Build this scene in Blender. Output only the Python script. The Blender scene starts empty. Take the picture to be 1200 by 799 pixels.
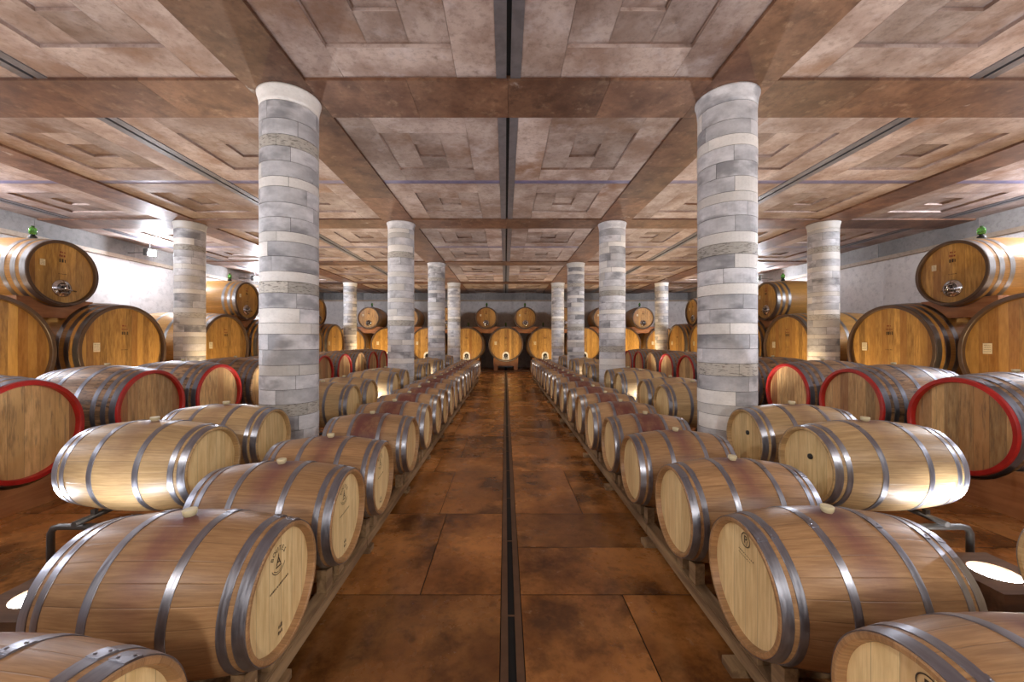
import bpy, math, random
from math import pi, sin, cos, sqrt, radians as RAD
from mathutils import Vector, Matrix
random.seed(11)
C = bpy.context.scene.collection

# ------------------------------------------------------------------ hall dimensions (metres)
CH = 4.37          # underside of the ceiling beams
HX = 10.85         # half width of the hall
YB = 23.1          # back wall
YF = -5.5          # wall behind the viewer
BAY = 4.8          # column spacing along the hall
COLX = 2.525       # half spacing of the inner columns
COLY = [-0.31 + BAY * k for k in range(-1, 5)]   # column lines along the hall

# ------------------------------------------------------------------ node helper
class NT:
    def __init__(s, name):
        s.m = bpy.data.materials.new(name); s.m.use_nodes = True
        s.t = s.m.node_tree; s.t.nodes.clear()
        s.out = s.t.nodes.new('ShaderNodeOutputMaterial')
        s.b = s.t.nodes.new('ShaderNodeBsdfPrincipled')
        s.t.links.new(s.b.outputs[0], s.out.inputs[0])
    def n(s, typ, **kw):
        nd = s.t.nodes.new('ShaderNode' + typ)
        ins = kw.pop('i', {})
        for k, v in kw.items(): setattr(nd, k, v)
        for k, v in ins.items(): s.set(nd.inputs[k], v)
        return nd
    def set(s, sock, v):
        if isinstance(v, bpy.types.NodeSocket): s.t.links.new(v, sock)
        elif isinstance(v, (tuple, list)) and len(v) == 3 and sock.type == 'RGBA': sock.default_value = (*v, 1)
        else: sock.default_value = v
    def math(s, op, a, b=0.0, c=0.0, clamp=False):
        nd = s.n('Math', operation=op, use_clamp=clamp)
        s.set(nd.inputs[0], a); s.set(nd.inputs[1], b); s.set(nd.inputs[2], c)
        return nd.outputs[0]
    def mix(s, f, a, b, blend='MIX'):
        nd = s.n('Mix', data_type='RGBA', blend_type=blend)
        s.set(nd.inputs[0], f); s.set(nd.inputs[6], a); s.set(nd.inputs[7], b)
        return nd.outputs[2]
    def ramp(s, v, lo, hi, a=0.0, b=1.0):
        nd = s.n('MapRange', interpolation_type='SMOOTHSTEP')
        s.set(nd.inputs[0], v)
        for k, x in enumerate((lo, hi, a, b)): s.set(nd.inputs[k + 1], x)
        return nd.outputs[0]
    def obj(s): return s.n('TexCoord').outputs['Object']
    def sep(s, v): return s.n('SeparateXYZ', i={0: v}).outputs
    def comb(s, x, y, z): return s.n('CombineXYZ', i={0: x, 1: y, 2: z}).outputs[0]
    def noise(s, v, sc, det=3.0, rough=0.55):
        return s.n('TexNoise', i={'Vector': v, 'Scale': sc, 'Detail': det, 'Roughness': rough}).outputs[0]
    def rnd(s): return s.n('ObjectInfo').outputs['Random']
    def white(s, v): return s.n('TexWhiteNoise', noise_dimensions='1D', i={'W': v}).outputs[0]
    def bump(s, h, st=0.3, d=0.005):
        nd = s.n('Bump', i={'Strength': st, 'Distance': d, 'Height': h}); s.set(s.b.inputs['Normal'], nd.outputs[0])
    def fin(s, col, rough=0.5, metal=0.0, spec=None):
        s.set(s.b.inputs['Base Color'], col); s.set(s.b.inputs['Roughness'], rough); s.set(s.b.inputs['Metallic'], metal)
        if spec is not None: s.b.inputs['Specular IOR Level'].default_value = spec
        return s.m

def plain(name, col, rough=0.5, metal=0.0):
    m = NT(name)
    n = m.noise(m.obj(), 9.0)
    c = m.mix(m.ramp(n, .3, .7), tuple(x * .86 for x in col), tuple(min(1, x * 1.1) for x in col))
    return m.fin(c, rough, metal)

def stave_mat(name, ca, cb, nst, stain=0.0, wide=False, dirt=0.0, rough=0.42, tone=.28):
    """wood staves running along local X round the axis; wine stain belongs to the wood round the bung"""
    m = NT(name)
    x, y, z = m.sep(m.obj())[:3]
    rd = m.rnd()
    ang = m.math('ARCTAN2', y, z)
    w = m.math('MULTIPLY', m.math('ADD', m.math('DIVIDE', ang, 2 * pi), 1.0), float(nst))
    idx = m.math('FLOOR', w); fr = m.math('FRACT', w)
    seam = m.ramp(m.math('ABSOLUTE', m.math('SUBTRACT', fr, .5)), .46, .5)
    r1 = m.white(m.math('ADD', idx, m.math('MULTIPLY', rd, 91.7)))
    gv = m.comb(m.math('MULTIPLY', x, 2.2), m.math('ADD', m.math('MULTIPLY', w, 2.0), m.math('MULTIPLY', r1, 17.0)), m.math('MULTIPLY', rd, 50.0))
    g1 = m.noise(gv, 3.0, 6.0, .6)
    g2 = m.noise(m.comb(m.math('MULTIPLY', x, 5.0), m.math('MULTIPLY', w, 9.0), m.math('MULTIPLY', rd, 30.0)), 3.0, 4.0, .6)
    c = m.mix(m.ramp(g1, .25, .75), ca, cb)
    c = m.mix(m.math('MULTIPLY', m.ramp(g2, .5, .75), .22), c, tuple(v * .45 for v in ca))
    c = m.mix(1.0, c, m.comb(*[m.math('ADD', 1 - tone * .6, m.math('MULTIPLY', r1, tone))] * 3), 'MULTIPLY')
    if dirt > 0:
        dn = m.noise(m.comb(m.math('MULTIPLY', x, 3.0), m.math('MULTIPLY', w, .9), m.math('MULTIPLY', rd, 9.0)), 2.2, 5.0, .65)
        c = m.mix(m.math('MULTIPLY', m.ramp(dn, .48, .66), dirt), c, (.05, .032, .022))
    if stain > 0:
        sn = m.noise(m.comb(m.math('MULTIPLY', x, 7.0), m.math('MULTIPLY', ang, 1.3), m.math('MULTIPLY', rd, 40.0)), 1.6, 4.0, .6)
        ax = m.math('ABSOLUTE', m.math('SUBTRACT', x, .02))
        if wide:
            fx = m.ramp(m.math('ADD', ax, m.math('MULTIPLY', m.math('SUBTRACT', sn, .5), .12)), .21, .11)
            fa = m.ramp(m.math('ABSOLUTE', ang), 2.3, 1.1)
        else:
            fx = m.ramp(m.math('ADD', ax, m.math('MULTIPLY', m.math('SUBTRACT', sn, .5), .16)), .14, .0)
            fa = m.ramp(m.math('ABSOLUTE', ang), 2.2, .2)
        f = m.math('MULTIPLY', m.math('MULTIPLY', fx, fa), m.ramp(sn, .25, .6, .45, 1.0))
        # darkest close round the hole
        near = m.ramp(m.math('ADD', m.math('POWER', m.math('MULTIPLY', x, 9.0), 2.0), m.math('POWER', m.math('MULTIPLY', ang, 3.4), 2.0)), 1.0, .05)
        c = m.mix(m.math('MULTIPLY', f, stain, clamp=True), c, (.17, .055, .055) if not wide else (.15, .045, .036))
        c = m.mix(m.math('MULTIPLY', near, .75), c, (.11, .03, .035))
    c = m.mix(m.math('MULTIPLY', seam, .32), c, (.06, .035, .02))
    m.bump(m.math('SUBTRACT', m.math('MULTIPLY', g1, .4), seam), .25, .003)
    return m.fin(c, rough)

def head_mat(name, ca, cb, pitch, tone=.3, dark=.0, rough=.45):
    """boards standing upright across a round head, grain along local Z"""
    m = NT(name)
    x, y, z = m.sep(m.obj())[:3]
    rd = m.rnd()
    w = m.math('ADD', m.math('DIVIDE', y, pitch), m.math('ADD', 40.0, m.math('MULTIPLY', rd, .9)))
    idx = m.math('FLOOR', w); fr = m.math('FRACT', w)
    seam = m.ramp(m.math('ABSOLUTE', m.math('SUBTRACT', fr, .5)), .475, .5)
    r1 = m.white(m.math('ADD', idx, m.math('MULTIPLY', rd, 57.3)))
    g1 = m.noise(m.comb(m.math('ADD', m.math('MULTIPLY', w, 1.6), m.math('MULTIPLY', r1, 9.0)), m.math('MULTIPLY', z, 2.0), m.math('MULTIPLY', rd, 31.0)), 2.2, 6.0, .6)
    g2 = m.noise(m.comb(m.math('MULTIPLY', w, 14.0), m.math('MULTIPLY', z, 3.0), m.math('MULTIPLY', rd, 11.0)), 2.0, 4.0, .6)
    c = m.mix(m.ramp(g1, .28, .72), ca, cb)
    c = m.mix(m.math('MULTIPLY', m.ramp(g2, .5, .75), .25), c, tuple(v * .5 for v in ca))
    c = m.mix(1.0, c, m.comb(*[m.math('ADD', 1 - tone * .6, m.math('MULTIPLY', r1, tone))] * 3), 'MULTIPLY')
    r2 = m.white(m.math('ADD', m.math('MULTIPLY', idx, 3.7), m.math('MULTIPLY', rd, 23.1)))
    c = m.mix(m.math('MULTIPLY', m.ramp(r2, .3, 1.0), tone), c, m.mix(r1, tuple(v * q for v, q in zip(ca, (1.0, .62, .5))), tuple(v * q for v, q in zip(cb, (1.05, 1.08, 1.0)))))
    if dark > 0:
        dn = m.noise(m.comb(m.math('MULTIPLY', w, 1.6), m.math('MULTIPLY', z, 1.2), m.math('MULTIPLY', rd, 9.0)), 2.5, 5.0, .65)
        c = m.mix(m.math('MULTIPLY', m.ramp(dn, .5, .7), dark), c, (.10, .07, .045))
    c = m.mix(m.math('MULTIPLY', seam, .5), c, (.06, .035, .02))
    m.bump(m.math('SUBTRACT', m.math('MULTIPLY', g1, .4), seam), .2, .003)
    return m.fin(c, rough)

def steel_mat(name, col, rough=.34):
    m = NT(name)
    x, y, z = m.sep(m.obj())[:3]
    ang = m.math('ARCTAN2', y, z)
    n = m.noise(m.comb(m.math('MULTIPLY', x, 90.0), m.math('MULTIPLY', ang, 3.0), m.math('MULTIPLY', m.rnd(), 20.0)), 1.0, 4.0)
    n2 = m.noise(m.comb(x, y, z), 14.0, 3.0)
    c = m.mix(m.ramp(n, .3, .7), tuple(v * .8 for v in col), col)
    c = m.mix(m.math('MULTIPLY', m.ramp(n2, .5, .75), .35), c, tuple(v * .55 for v in col))
    return m.fin(c, m.ramp(n, .3, .75, rough - .06, rough + .12), .92)

def tone_mat(name, ca, cb, sc, rough, stains=None, rr=None, bumpd=.002, gloss=None):
    """stone: clouds of two colours multiplied by the per-tile tone"""
    m = NT(name)
    o = m.obj()
    tn = m.n('Attribute', attribute_name='tone').outputs['Fac']
    sh = m.n('VectorMath', operation='ADD', i={0: o, 1: m.comb(m.math('MULTIPLY', tn, 13.0), m.math('MULTIPLY', tn, 7.0), m.math('MULTIPLY', m.rnd(), 5.0))}).outputs[0]
    a = m.noise(sh, sc, 7.0, .62)
    b = m.noise(sh, sc * 9, 7.0, .75)
    c = m.mix(m.ramp(a, .3, .7), ca, cb)
    c = m.mix(m.math('MULTIPLY', m.ramp(b, .45, .7), .5), c, tuple(v * .55 for v in ca))
    if stains:
        for (col, scl, lo, hi, amt) in stains:
            c = m.mix(m.math('MULTIPLY', m.ramp(m.noise(sh, scl, 6.0, .65), lo, hi), amt), c, col)
    c = m.mix(1.0, c, m.comb(*[m.math('ADD', .62, m.math('MULTIPLY', tn, .66))] * 3), 'MULTIPLY')
    m.bump(b, .3, bumpd)
    r = rough if rr is None else m.ramp(a, .3, .7, rr[0], rr[1])
    return m.fin(c, r, 0.0)

def block_mat():
    """courses of grey and whitish stone: tone picks the stone of each block"""
    m = NT('column_stone')
    o = m.obj()
    tn = m.n('Attribute', attribute_name='tone').outputs['Fac']
    x, y, z = m.sep(o)[:3]
    sh = m.comb(m.math('ADD', x, m.math('MULTIPLY', tn, 19.0)), m.math('ADD', y, m.rnd()), m.math('MULTIPLY', z, 1.8))
    a = m.noise(sh, 3.0, 6.0, .6)
    b = m.noise(sh, 26.0, 4.0, .7)
    grey = m.mix(m.ramp(a, .3, .7), (.48, .485, .505), (.78, .78, .80))
    grey = m.mix(m.math('MULTIPLY', m.ramp(m.noise(sh, 1.7, 4.0), .5, .66), .75), grey, (.19, .19, .205))
    white = m.mix(m.ramp(a, .3, .7), (.74, .72, .68), (.86, .84, .80))
    hol = m.noise(m.comb(m.math('MULTIPLY', x, 1.0), y, m.math('MULTIPLY', z, 5.0)), 18.0, 3.0)
    trav = m.mix(m.ramp(hol, .52, .66), (.56, .53, .47), (.22, .20, .17))
    c = m.mix(m.ramp(tn, .55, .6), grey, white)
    c = m.mix(m.ramp(tn, .85, .88), c, trav)
    var = m.math('FRACT', m.math('MULTIPLY', tn, 97.0))
    c = m.mix(1.0, c, m.comb(*[m.math('ADD', .76, m.math('MULTIPLY', var, .44))] * 3), 'MULTIPLY')
    c = m.mix(m.math('MULTIPLY', m.ramp(b, .45, .8), .2), c, (.2, .19, .18))
    m.bump(b, .3, .003)
    return m.fin(c, .55)

def wood_plain(name, ca, cb, axis=1, rough=.5):
    m = NT(name)
    s = list(m.sep(m.obj())[:3])
    v = [m.math('MULTIPLY', s[k], 1.5 if k == axis else 16.0) for k in range(3)]
    g = m.noise(m.comb(*v), 1.3, 5.0, .6)
    g2 = m.noise(m.obj(), 2.0, 4.0)
    c = m.mix(m.ramp(g, .3, .7), ca, cb)
    c = m.mix(m.math('MULTIPLY', m.ramp(g2, .5, .7), .4), c, tuple(v * .55 for v in ca))
    m.bump(g, .3, .004)
    return m.fin(c, rough)

M = {}
M['oak_new'] = stave_mat('oak_staves_new', (.28, .148, .064), (.44, .255, .118), 26, stain=.8, rough=.4)
M['oak_aged'] = stave_mat('oak_staves_wine', (.30, .17, .08), (.47, .285, .14), 26, stain=1.0, wide=True, rough=.42)
M['oak_pale'] = stave_mat('oak_staves_pale', (.40, .255, .115), (.58, .40, .20), 26, stain=.35, rough=.42)
M['oak_old'] = stave_mat('oak_staves_old', (.22, .12, .055), (.42, .25, .12), 34, dirt=.9, rough=.45, tone=.7)
M['head_new'] = head_mat('oak_head_new', (.64, .45, .20), (.84, .65, .34), .085, tone=.2)
M['head_old'] = head_mat('oak_head_old', (.40, .22, .08), (.68, .45, .20), .125, tone=.75, dark=.6)
M['cask'] = stave_mat('cask_staves', (.40, .20, .05), (.55, .30, .085), 54, rough=.33, tone=.2)
M['cask_head'] = head_mat('cask_head', (.27, .135, .03), (.52, .30, .08), .125, tone=.55, rough=.36)
M['cask_rim'] = plain('cask_rim_dark', (.085, .05, .03), .4)
M['red'] = plain('red_rim_paint', (.42, .018, .014), .36)
M['steel'] = steel_mat('hoop_steel', (.36, .37, .42), .34)
M['steel_old'] = steel_mat('hoop_steel_old', (.27, .28, .32), .4)
M['steel_cask'] = steel_mat('hoop_steel_cask', (.34, .33, .32), .36)
M['chrome'] = plain('polished_steel', (.62, .62, .64), .10, 1.0)
M['chrome_dark'] = plain('brushed_dark_steel', (.16, .16, .17), .22, 1.0)
M['white_plate'] = plain('white_enamel', (.72, .72, .70), .35)
M['bung'] = plain('bung_silicone', (.66, .58, .36), .5)
M['black'] = plain('black_rubber', (.012, .012, .012), .5)
M['ink'] = plain('branded_ink', (.055, .035, .02), .8)
M['redink'] = plain('faded_red_ink', (.20, .03, .015), .7)
M['card'] = plain('paper_card', (.66, .58, .40), .7)
M['sticker'] = plain('lilac_sticker', (.55, .50, .70), .6)
M['cradle'] = wood_plain('cradle_wood', (.32, .125, .045), (.45, .20, .075), 0)
M['cradle_y'] = wood_plain('cradle_wood_long', (.30, .115, .04), (.43, .19, .07), 1)
M['rail'] = wood_plain('rail_wood', (.15, .085, .04), (.34, .22, .11), 1, .6)
M['boxwood'] = wood_plain('lamp_box_wood', (.08, .04, .018), (.15, .075, .035), 0, .85)
M['tube'] = plain('painted_tube', (.10, .095, .09), .35, .6)
M['block'] = block_mat()
M['joint'] = plain('joint_mortar', (.09, .085, .08), .9)
M['ceil'] = tone_mat('ceiling_travertine', (.24, .155, .12), (.50, .405, .365), 1.5, .55,
    stains=[((.20, .09, .035), .9, .54, .70, .7), ((.58, .52, .53), 2.1, .54, .72, .45), ((.14, .08, .05), 5.0, .55, .75, .5)])
M['beam'] = tone_mat('ceiling_beam_stone', (.105, .042, .021), (.235, .12, .068), 1.9, .5,
    stains=[((.07, .028, .014), 4.2, .48, .68, .75), ((.34, .22, .14), 7.0, .55, .72, .5), ((.62, .58, .54), 2.0, .66, .74, .6)])
M['floor'] = tone_mat('floor_stone', (.20, .075, .018), (.54, .235, .07), 1.5, .3, rr=(.13, .34),
    stains=[((.045, .017, .007), 1.7, .48, .68, .8), ((.52, .23, .075), 2.6, .56, .72, .5), ((.42, .27, .15), 9.0, .62, .74, .45), ((.035, .014, .007), 6.0, .56, .72, .6)], bumpd=.0012)
M['wall'] = tone_mat('wall_plaster', (.60, .57, .56), (.76, .73, .71), .7, .75)
M['band'] = tone_mat('wall_concrete', (.24, .23, .225), (.36, .345, .33), 1.0, .7)
M['ledge'] = tone_mat('wall_ledge', (.40, .31, .23), (.50, .41, .32), 1.4, .6)
M['channel'] = plain('ceiling_channel_steel', (.22, .215, .235), .36, .5)
M['strip'] = plain('ceiling_strip_violet', (.20, .18, .30), .4, .2)
M['slot'] = plain('dark_slot', (.004, .004, .004), .8)
M['drain'] = plain('drain_frame_rust', (.15, .085, .05), .45, .4)
gm = NT('green_glass'); gm.b.inputs['Transmission Weight'].default_value = .75
M['green'] = gm.fin((.16, .50, .10), .06)
def emis(name, col, st):
    m = NT(name); m.b.inputs['Emission Color'].default_value = (*col, 1); m.b.inputs['Emission Strength'].default_value = st
    return m.fin((.8, .8, .8), .4)
M['lens'] = emis('lamp_lens', (1, .97, .95), 25)
M['bulb'] = emis('flood_lens', (.93, .95, 1), 90)

# ------------------------------------------------------------------ mesh helper
class MB:
    def __init__(s): s.v = []; s.f = []; s.t = []; s.mi = []; s.sm = []
    def face(s, idx, tone=.5, mi=0, sm=False): s.f.append(tuple(idx)); s.t.append(tone); s.mi.append(mi); s.sm.append(sm)
    def add(s, verts, faces, tone=.5, mi=0, sm=False):
        b = len(s.v); s.v += [tuple(v) for v in verts]
        for f in faces: s.face([b + i for i in f], tone, mi, sm)
    def quad(s, pts, tone=.5, mi=0): s.add(pts, [tuple(range(len(pts)))], tone, mi)
    def box(s, x0, x1, y0, y1, z0, z1, tone=.5, mi=0, bev=0.0, mat=None):
        if bev <= 0:
            v = [(x, y, z) for z in (z0, z1) for y in (y0, y1) for x in (x0, x1)]
            f = [(0, 2, 3, 1), (4, 5, 7, 6), (0, 1, 5, 4), (2, 6, 7, 3), (0, 4, 6, 2), (1, 3, 7, 5)]
        else:
            import bmesh
            bm = bmesh.new(); bmesh.ops.create_cube(bm, size=1)
            for q in bm.verts: q.co = Vector(((x0 + x1) / 2 + q.co.x * (x1 - x0), (y0 + y1) / 2 + q.co.y * (y1 - y0), (z0 + z1) / 2 + q.co.z * (z1 - z0)))
            bmesh.ops.bevel(bm, geom=bm.edges[:], offset=bev, segments=2, affect='EDGES')
            v = [tuple(q.co) for q in bm.verts]; bm.verts.index_update()
            f = [tuple(q.index for q in ff.verts) for ff in bm.faces]; bm.free()
        if mat: v = [tuple(mat @ Vector(q)) for q in v]
        s.add(v, f, tone, mi)
    def lathe_x(s, prof, n, tone=.5, mi=0, sm=True, closed=False, a0=0.0):
        """prof: list of (x, r) revolved round the X axis; a0 turns it; angle 0 is straight up (Z)"""
        b = len(s.v)
        for (x, r) in prof:
            for k in range(n):
                a = a0 + 2 * pi * k / n
                s.v.append((x, r * sin(a), r * cos(a)))
        m = len(prof); rng = range(m if closed else m - 1)
        for i in rng:
            j = (i + 1) % m
            for k in range(n):
                k2 = (k + 1) % n
                s.face((b + i * n + k, b + j * n + k, b + j * n + k2, b + i * n + k2), tone, mi, sm)
    def lathe_z(s, prof, n, c=(0, 0), tone=.5, mi=0, sm=True, cap=True):
        b = len(s.v)
        for (z, r) in prof:
            for k in range(n):
                a = 2 * pi * k / n
                s.v.append((c[0] + r * cos(a), c[1] + r * sin(a), z))
        for i in range(len(prof) - 1):
            for k in range(n):
                k2 = (k + 1) % n
                s.face((b + i * n + k, b + i * n + k2, b + (i + 1) * n + k2, b + (i + 1) * n + k), tone, mi, sm)
        if cap:
            s.face([b + k for k in range(n)][::-1], tone, mi); s.face([b + (len(prof) - 1) * n + k for k in range(n)], tone, mi)
    def tube(s, pts, r, n=10, mi=0):
        pts = [Vector(p) for p in pts]; b = len(s.v)
        for i, p in enumerate(pts):
            d = ((pts[min(i + 1, len(pts) - 1)] - pts[max(i - 1, 0)])).normalized()
            u = d.cross(Vector((0, 1, 0)) if abs(d.y) < .9 else Vector((1, 0, 0))).normalized(); w = d.cross(u)
            for k in range(n):
                a = 2 * pi * k / n; s.v.append(tuple(p + u * r * cos(a) + w * r * sin(a)))
        for i in range(len(pts) - 1):
            for k in range(n):
                k2 = (k + 1) % n
                s.face((b + i * n + k, b + i * n + k2, b + (i + 1) * n + k2, b + (i + 1) * n + k), .5, mi, True)
        s.face([b + k for k in range(n)][::-1]); s.face([b + (len(pts) - 1) * n + k for k in range(n)])
    def mesh(s, name, mats):
        me = bpy.data.meshes.new(name); me.from_pydata(s.v, [], s.f)
        for m in (mats if isinstance(mats, (list, tuple)) else [mats]): me.materials.append(m)
        at = me.attributes.new('tone', 'FLOAT', 'FACE'); at.data.foreach_set('value', s.t)
        me.polygons.foreach_set('material_index', s.mi); me.polygons.foreach_set('use_smooth', s.sm)
        me.validate(); me.update()
        import bmesh
        bm = bmesh.new(); bm.from_mesh(me); bmesh.ops.recalc_face_normals(bm, faces=bm.faces[:]); bm.to_mesh(me); bm.free()
        return me
    def build(s, name, mats, parent=None, loc=(0, 0, 0)):
        o = bpy.data.objects.new(name, s.mesh(name, mats)); C.objects.link(o); o.location = loc
        if parent: o.parent = parent
        return o

def root(name, loc, rz=0.0):
    o = bpy.data.objects.new(name, None); C.objects.link(o); o.location = loc; o.rotation_euler = (0, 0, rz)
    o.empty_display_size = .1
    return o
def tag(o, label, cat, group=None):
    o['label'] = label; o['category'] = cat; o['kind'] = 'thing'
    if group: o['group'] = group
    return o
def struct(o): o['kind'] = 'structure'; return o
def kids(o): return KIDS.get(o.name, [])
KIDS = {}
def par(o, p): KIDS.setdefault(p.name, []).append(o); return o
def copy_tree(o, parent=None):
    c = o.copy(); C.objects.link(c)
    if parent: c.parent = parent; par(c, parent)
    for ch in list(kids(o)): copy_tree(ch, c)
    return c

# ------------------------------------------------------------------ SETTING
def tile_floor():
    b = MB()
    b.quad([(-HX, YF, -.012), (HX, YF, -.012), (HX, YB, -.012), (-HX, YB, -.012)], .5, 1)
    rows = {-1: [YF], 1: [YF]}
    for sgn in (-1, 1):
        fixed = [1.80, 2.44, 3.58, 4.72, 5.3, 6.45] if sgn < 0 else [1.25, 2.44, 3.0, 3.58, 4.75, 5.9]
        ys = [YF]
        while ys[-1] < fixed[0] - 1.0: ys.append(ys[-1] + 1.0)
        ys[-1] = fixed[0]; ys += fixed[1:]
        while ys[-1] < YB - 1.3: ys.append(ys[-1] + random.choice((.58, 1.15, 1.15)))
        ys.append(YB)
        for i in range(len(ys) - 1):
            y0, y1 = ys[i], ys[i + 1]
            joint = {2.44: -.57}.get(y0) if sgn < 0 else {1.25: .70, 3.58: .68, 2.44: 1.6, 3.0: 1.6}.get(y0)
            if y0 == 1.80: joint = -1.5
            xs = [0.06, abs(joint) if joint else random.choice((.64, 1.28, .9))]
            while xs[-1] < HX - 1.4: xs.append(xs[-1] + random.choice((1.15, 1.28)))
            xs.append(HX)
            for j in range(len(xs) - 1):
                a, c = sgn * xs[j], sgn * xs[j + 1]
                x0, x1 = min(a, c) + .003, max(a, c) - .003
                t = random.choice((.15, .35, .5, .6, .7, .85))
                if y0 == 1.80 and sgn < 0 and j == 0: t = .0
                if y0 == 2.44 and sgn < 0: t = .62 + .1 * (j == 0)
                if y0 == 3.0 and sgn > 0 and j == 0: t = .12
                if y0 == 2.44 and sgn > 0 and j == 0: t = .5
                b.quad([(x0, y0 + .003, 0), (x1, y0 + .003, 0), (x1, y1 - .003, 0), (x0, y1 - .003, 0)], t, 0)
    # solid slab below
    b.box(-HX, HX, YF, YB, -.3, -.02, .5, 1)
    o = b.build('floor', [M['floor'], M['slot']]); struct(o)
    d = MB()
    d.box(-.058, -.020, YF, 19.1, -.012, .004); d.box(.020, .058, YF, 19.1, -.012, .004)
    d.box(-.020, .020, YF, 19.1, -.011, -.009, .5, 1)
    y = YF + .2
    while y < 19: d.box(-.02, .02, y, y + .01, -.009, -.004, .5, 0); y += .84
    struct(d.build('trim_1', [M['drain'], M['slot']]))
    k = MB(); k.box(-HX, HX, 19.55, 19.75, 0, .05, .5, 0, .008)
    struct(k.build('trim_2', [M['drain']]))
tile_floor()

def walls():
    for (nm, pts) in (('wall_left', -1), ('wall_right', 1)):
        b = MB(); x0, x1 = (HX, HX + .25) if pts > 0 else (-HX - .25, -HX)
        n = 12
        for i in range(n):
            y0 = YF + (YB - YF) * i / n; y1 = YF + (YB - YF) * (i + 1) / n
            b.box(x0, x1, y0, y1 - .004, 0, 4.3, random.uniform(.35, .65))
        b.box(x0 + pts * .02, x1 + .01 * pts, YF, YB, 0, 4.6, .4)
        struct(b.build(nm, [M['wall']]))
        c = MB(); a0, a1 = sorted((pts * HX, pts * (HX - .03)))
        y = YF
        while y < YB:
            y1 = min(YB, y + 2.4); c.box(a0, a1, y, y1 - .006, 4.0, CH + .08, random.uniform(.2, .8)); y = y1
        struct(c.build('trim_3' if pts < 0 else 'trim_4', [M['band']]))
        l = MB(); a0, a1 = sorted((pts * HX, pts * (HX - .07)))
        l.box(a0, a1, YF, YB, 3.89, 3.995, .5, 0, .006)
        struct(l.build('trim_5' if pts < 0 else 'trim_6', [M['ledge']]))
    b = MB()
    for i in range(9):
        x0 = -HX + 2 * HX * i / 9; x1 = -HX + 2 * HX * (i + 1) / 9
        b.box(x0, x1 - .004, YB, YB + .2, 0, 4.6, random.uniform(.35, .6))
    struct(b.build('wall_back', [M['wall']]))
    c = MB(); x = -HX
    while x < HX:
        x1 = min(HX, x + 2.4); c.box(x, x1 - .01, YB - .03, YB, 4.0, CH + .08, random.uniform(.2, .8)); x = x1
    struct(c.build('trim_7', [M['band']]))
    l = MB(); l.box(-HX, HX, YB - .06, YB, 3.9, 3.995); struct(l.build('trim_8', [M['ledge']]))
    f = MB(); f.box(-HX - .2, HX + .2, YF - .2, YF, 0, 4.6); struct(f.build('wall_front', [M['wall']]))
walls()

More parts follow.
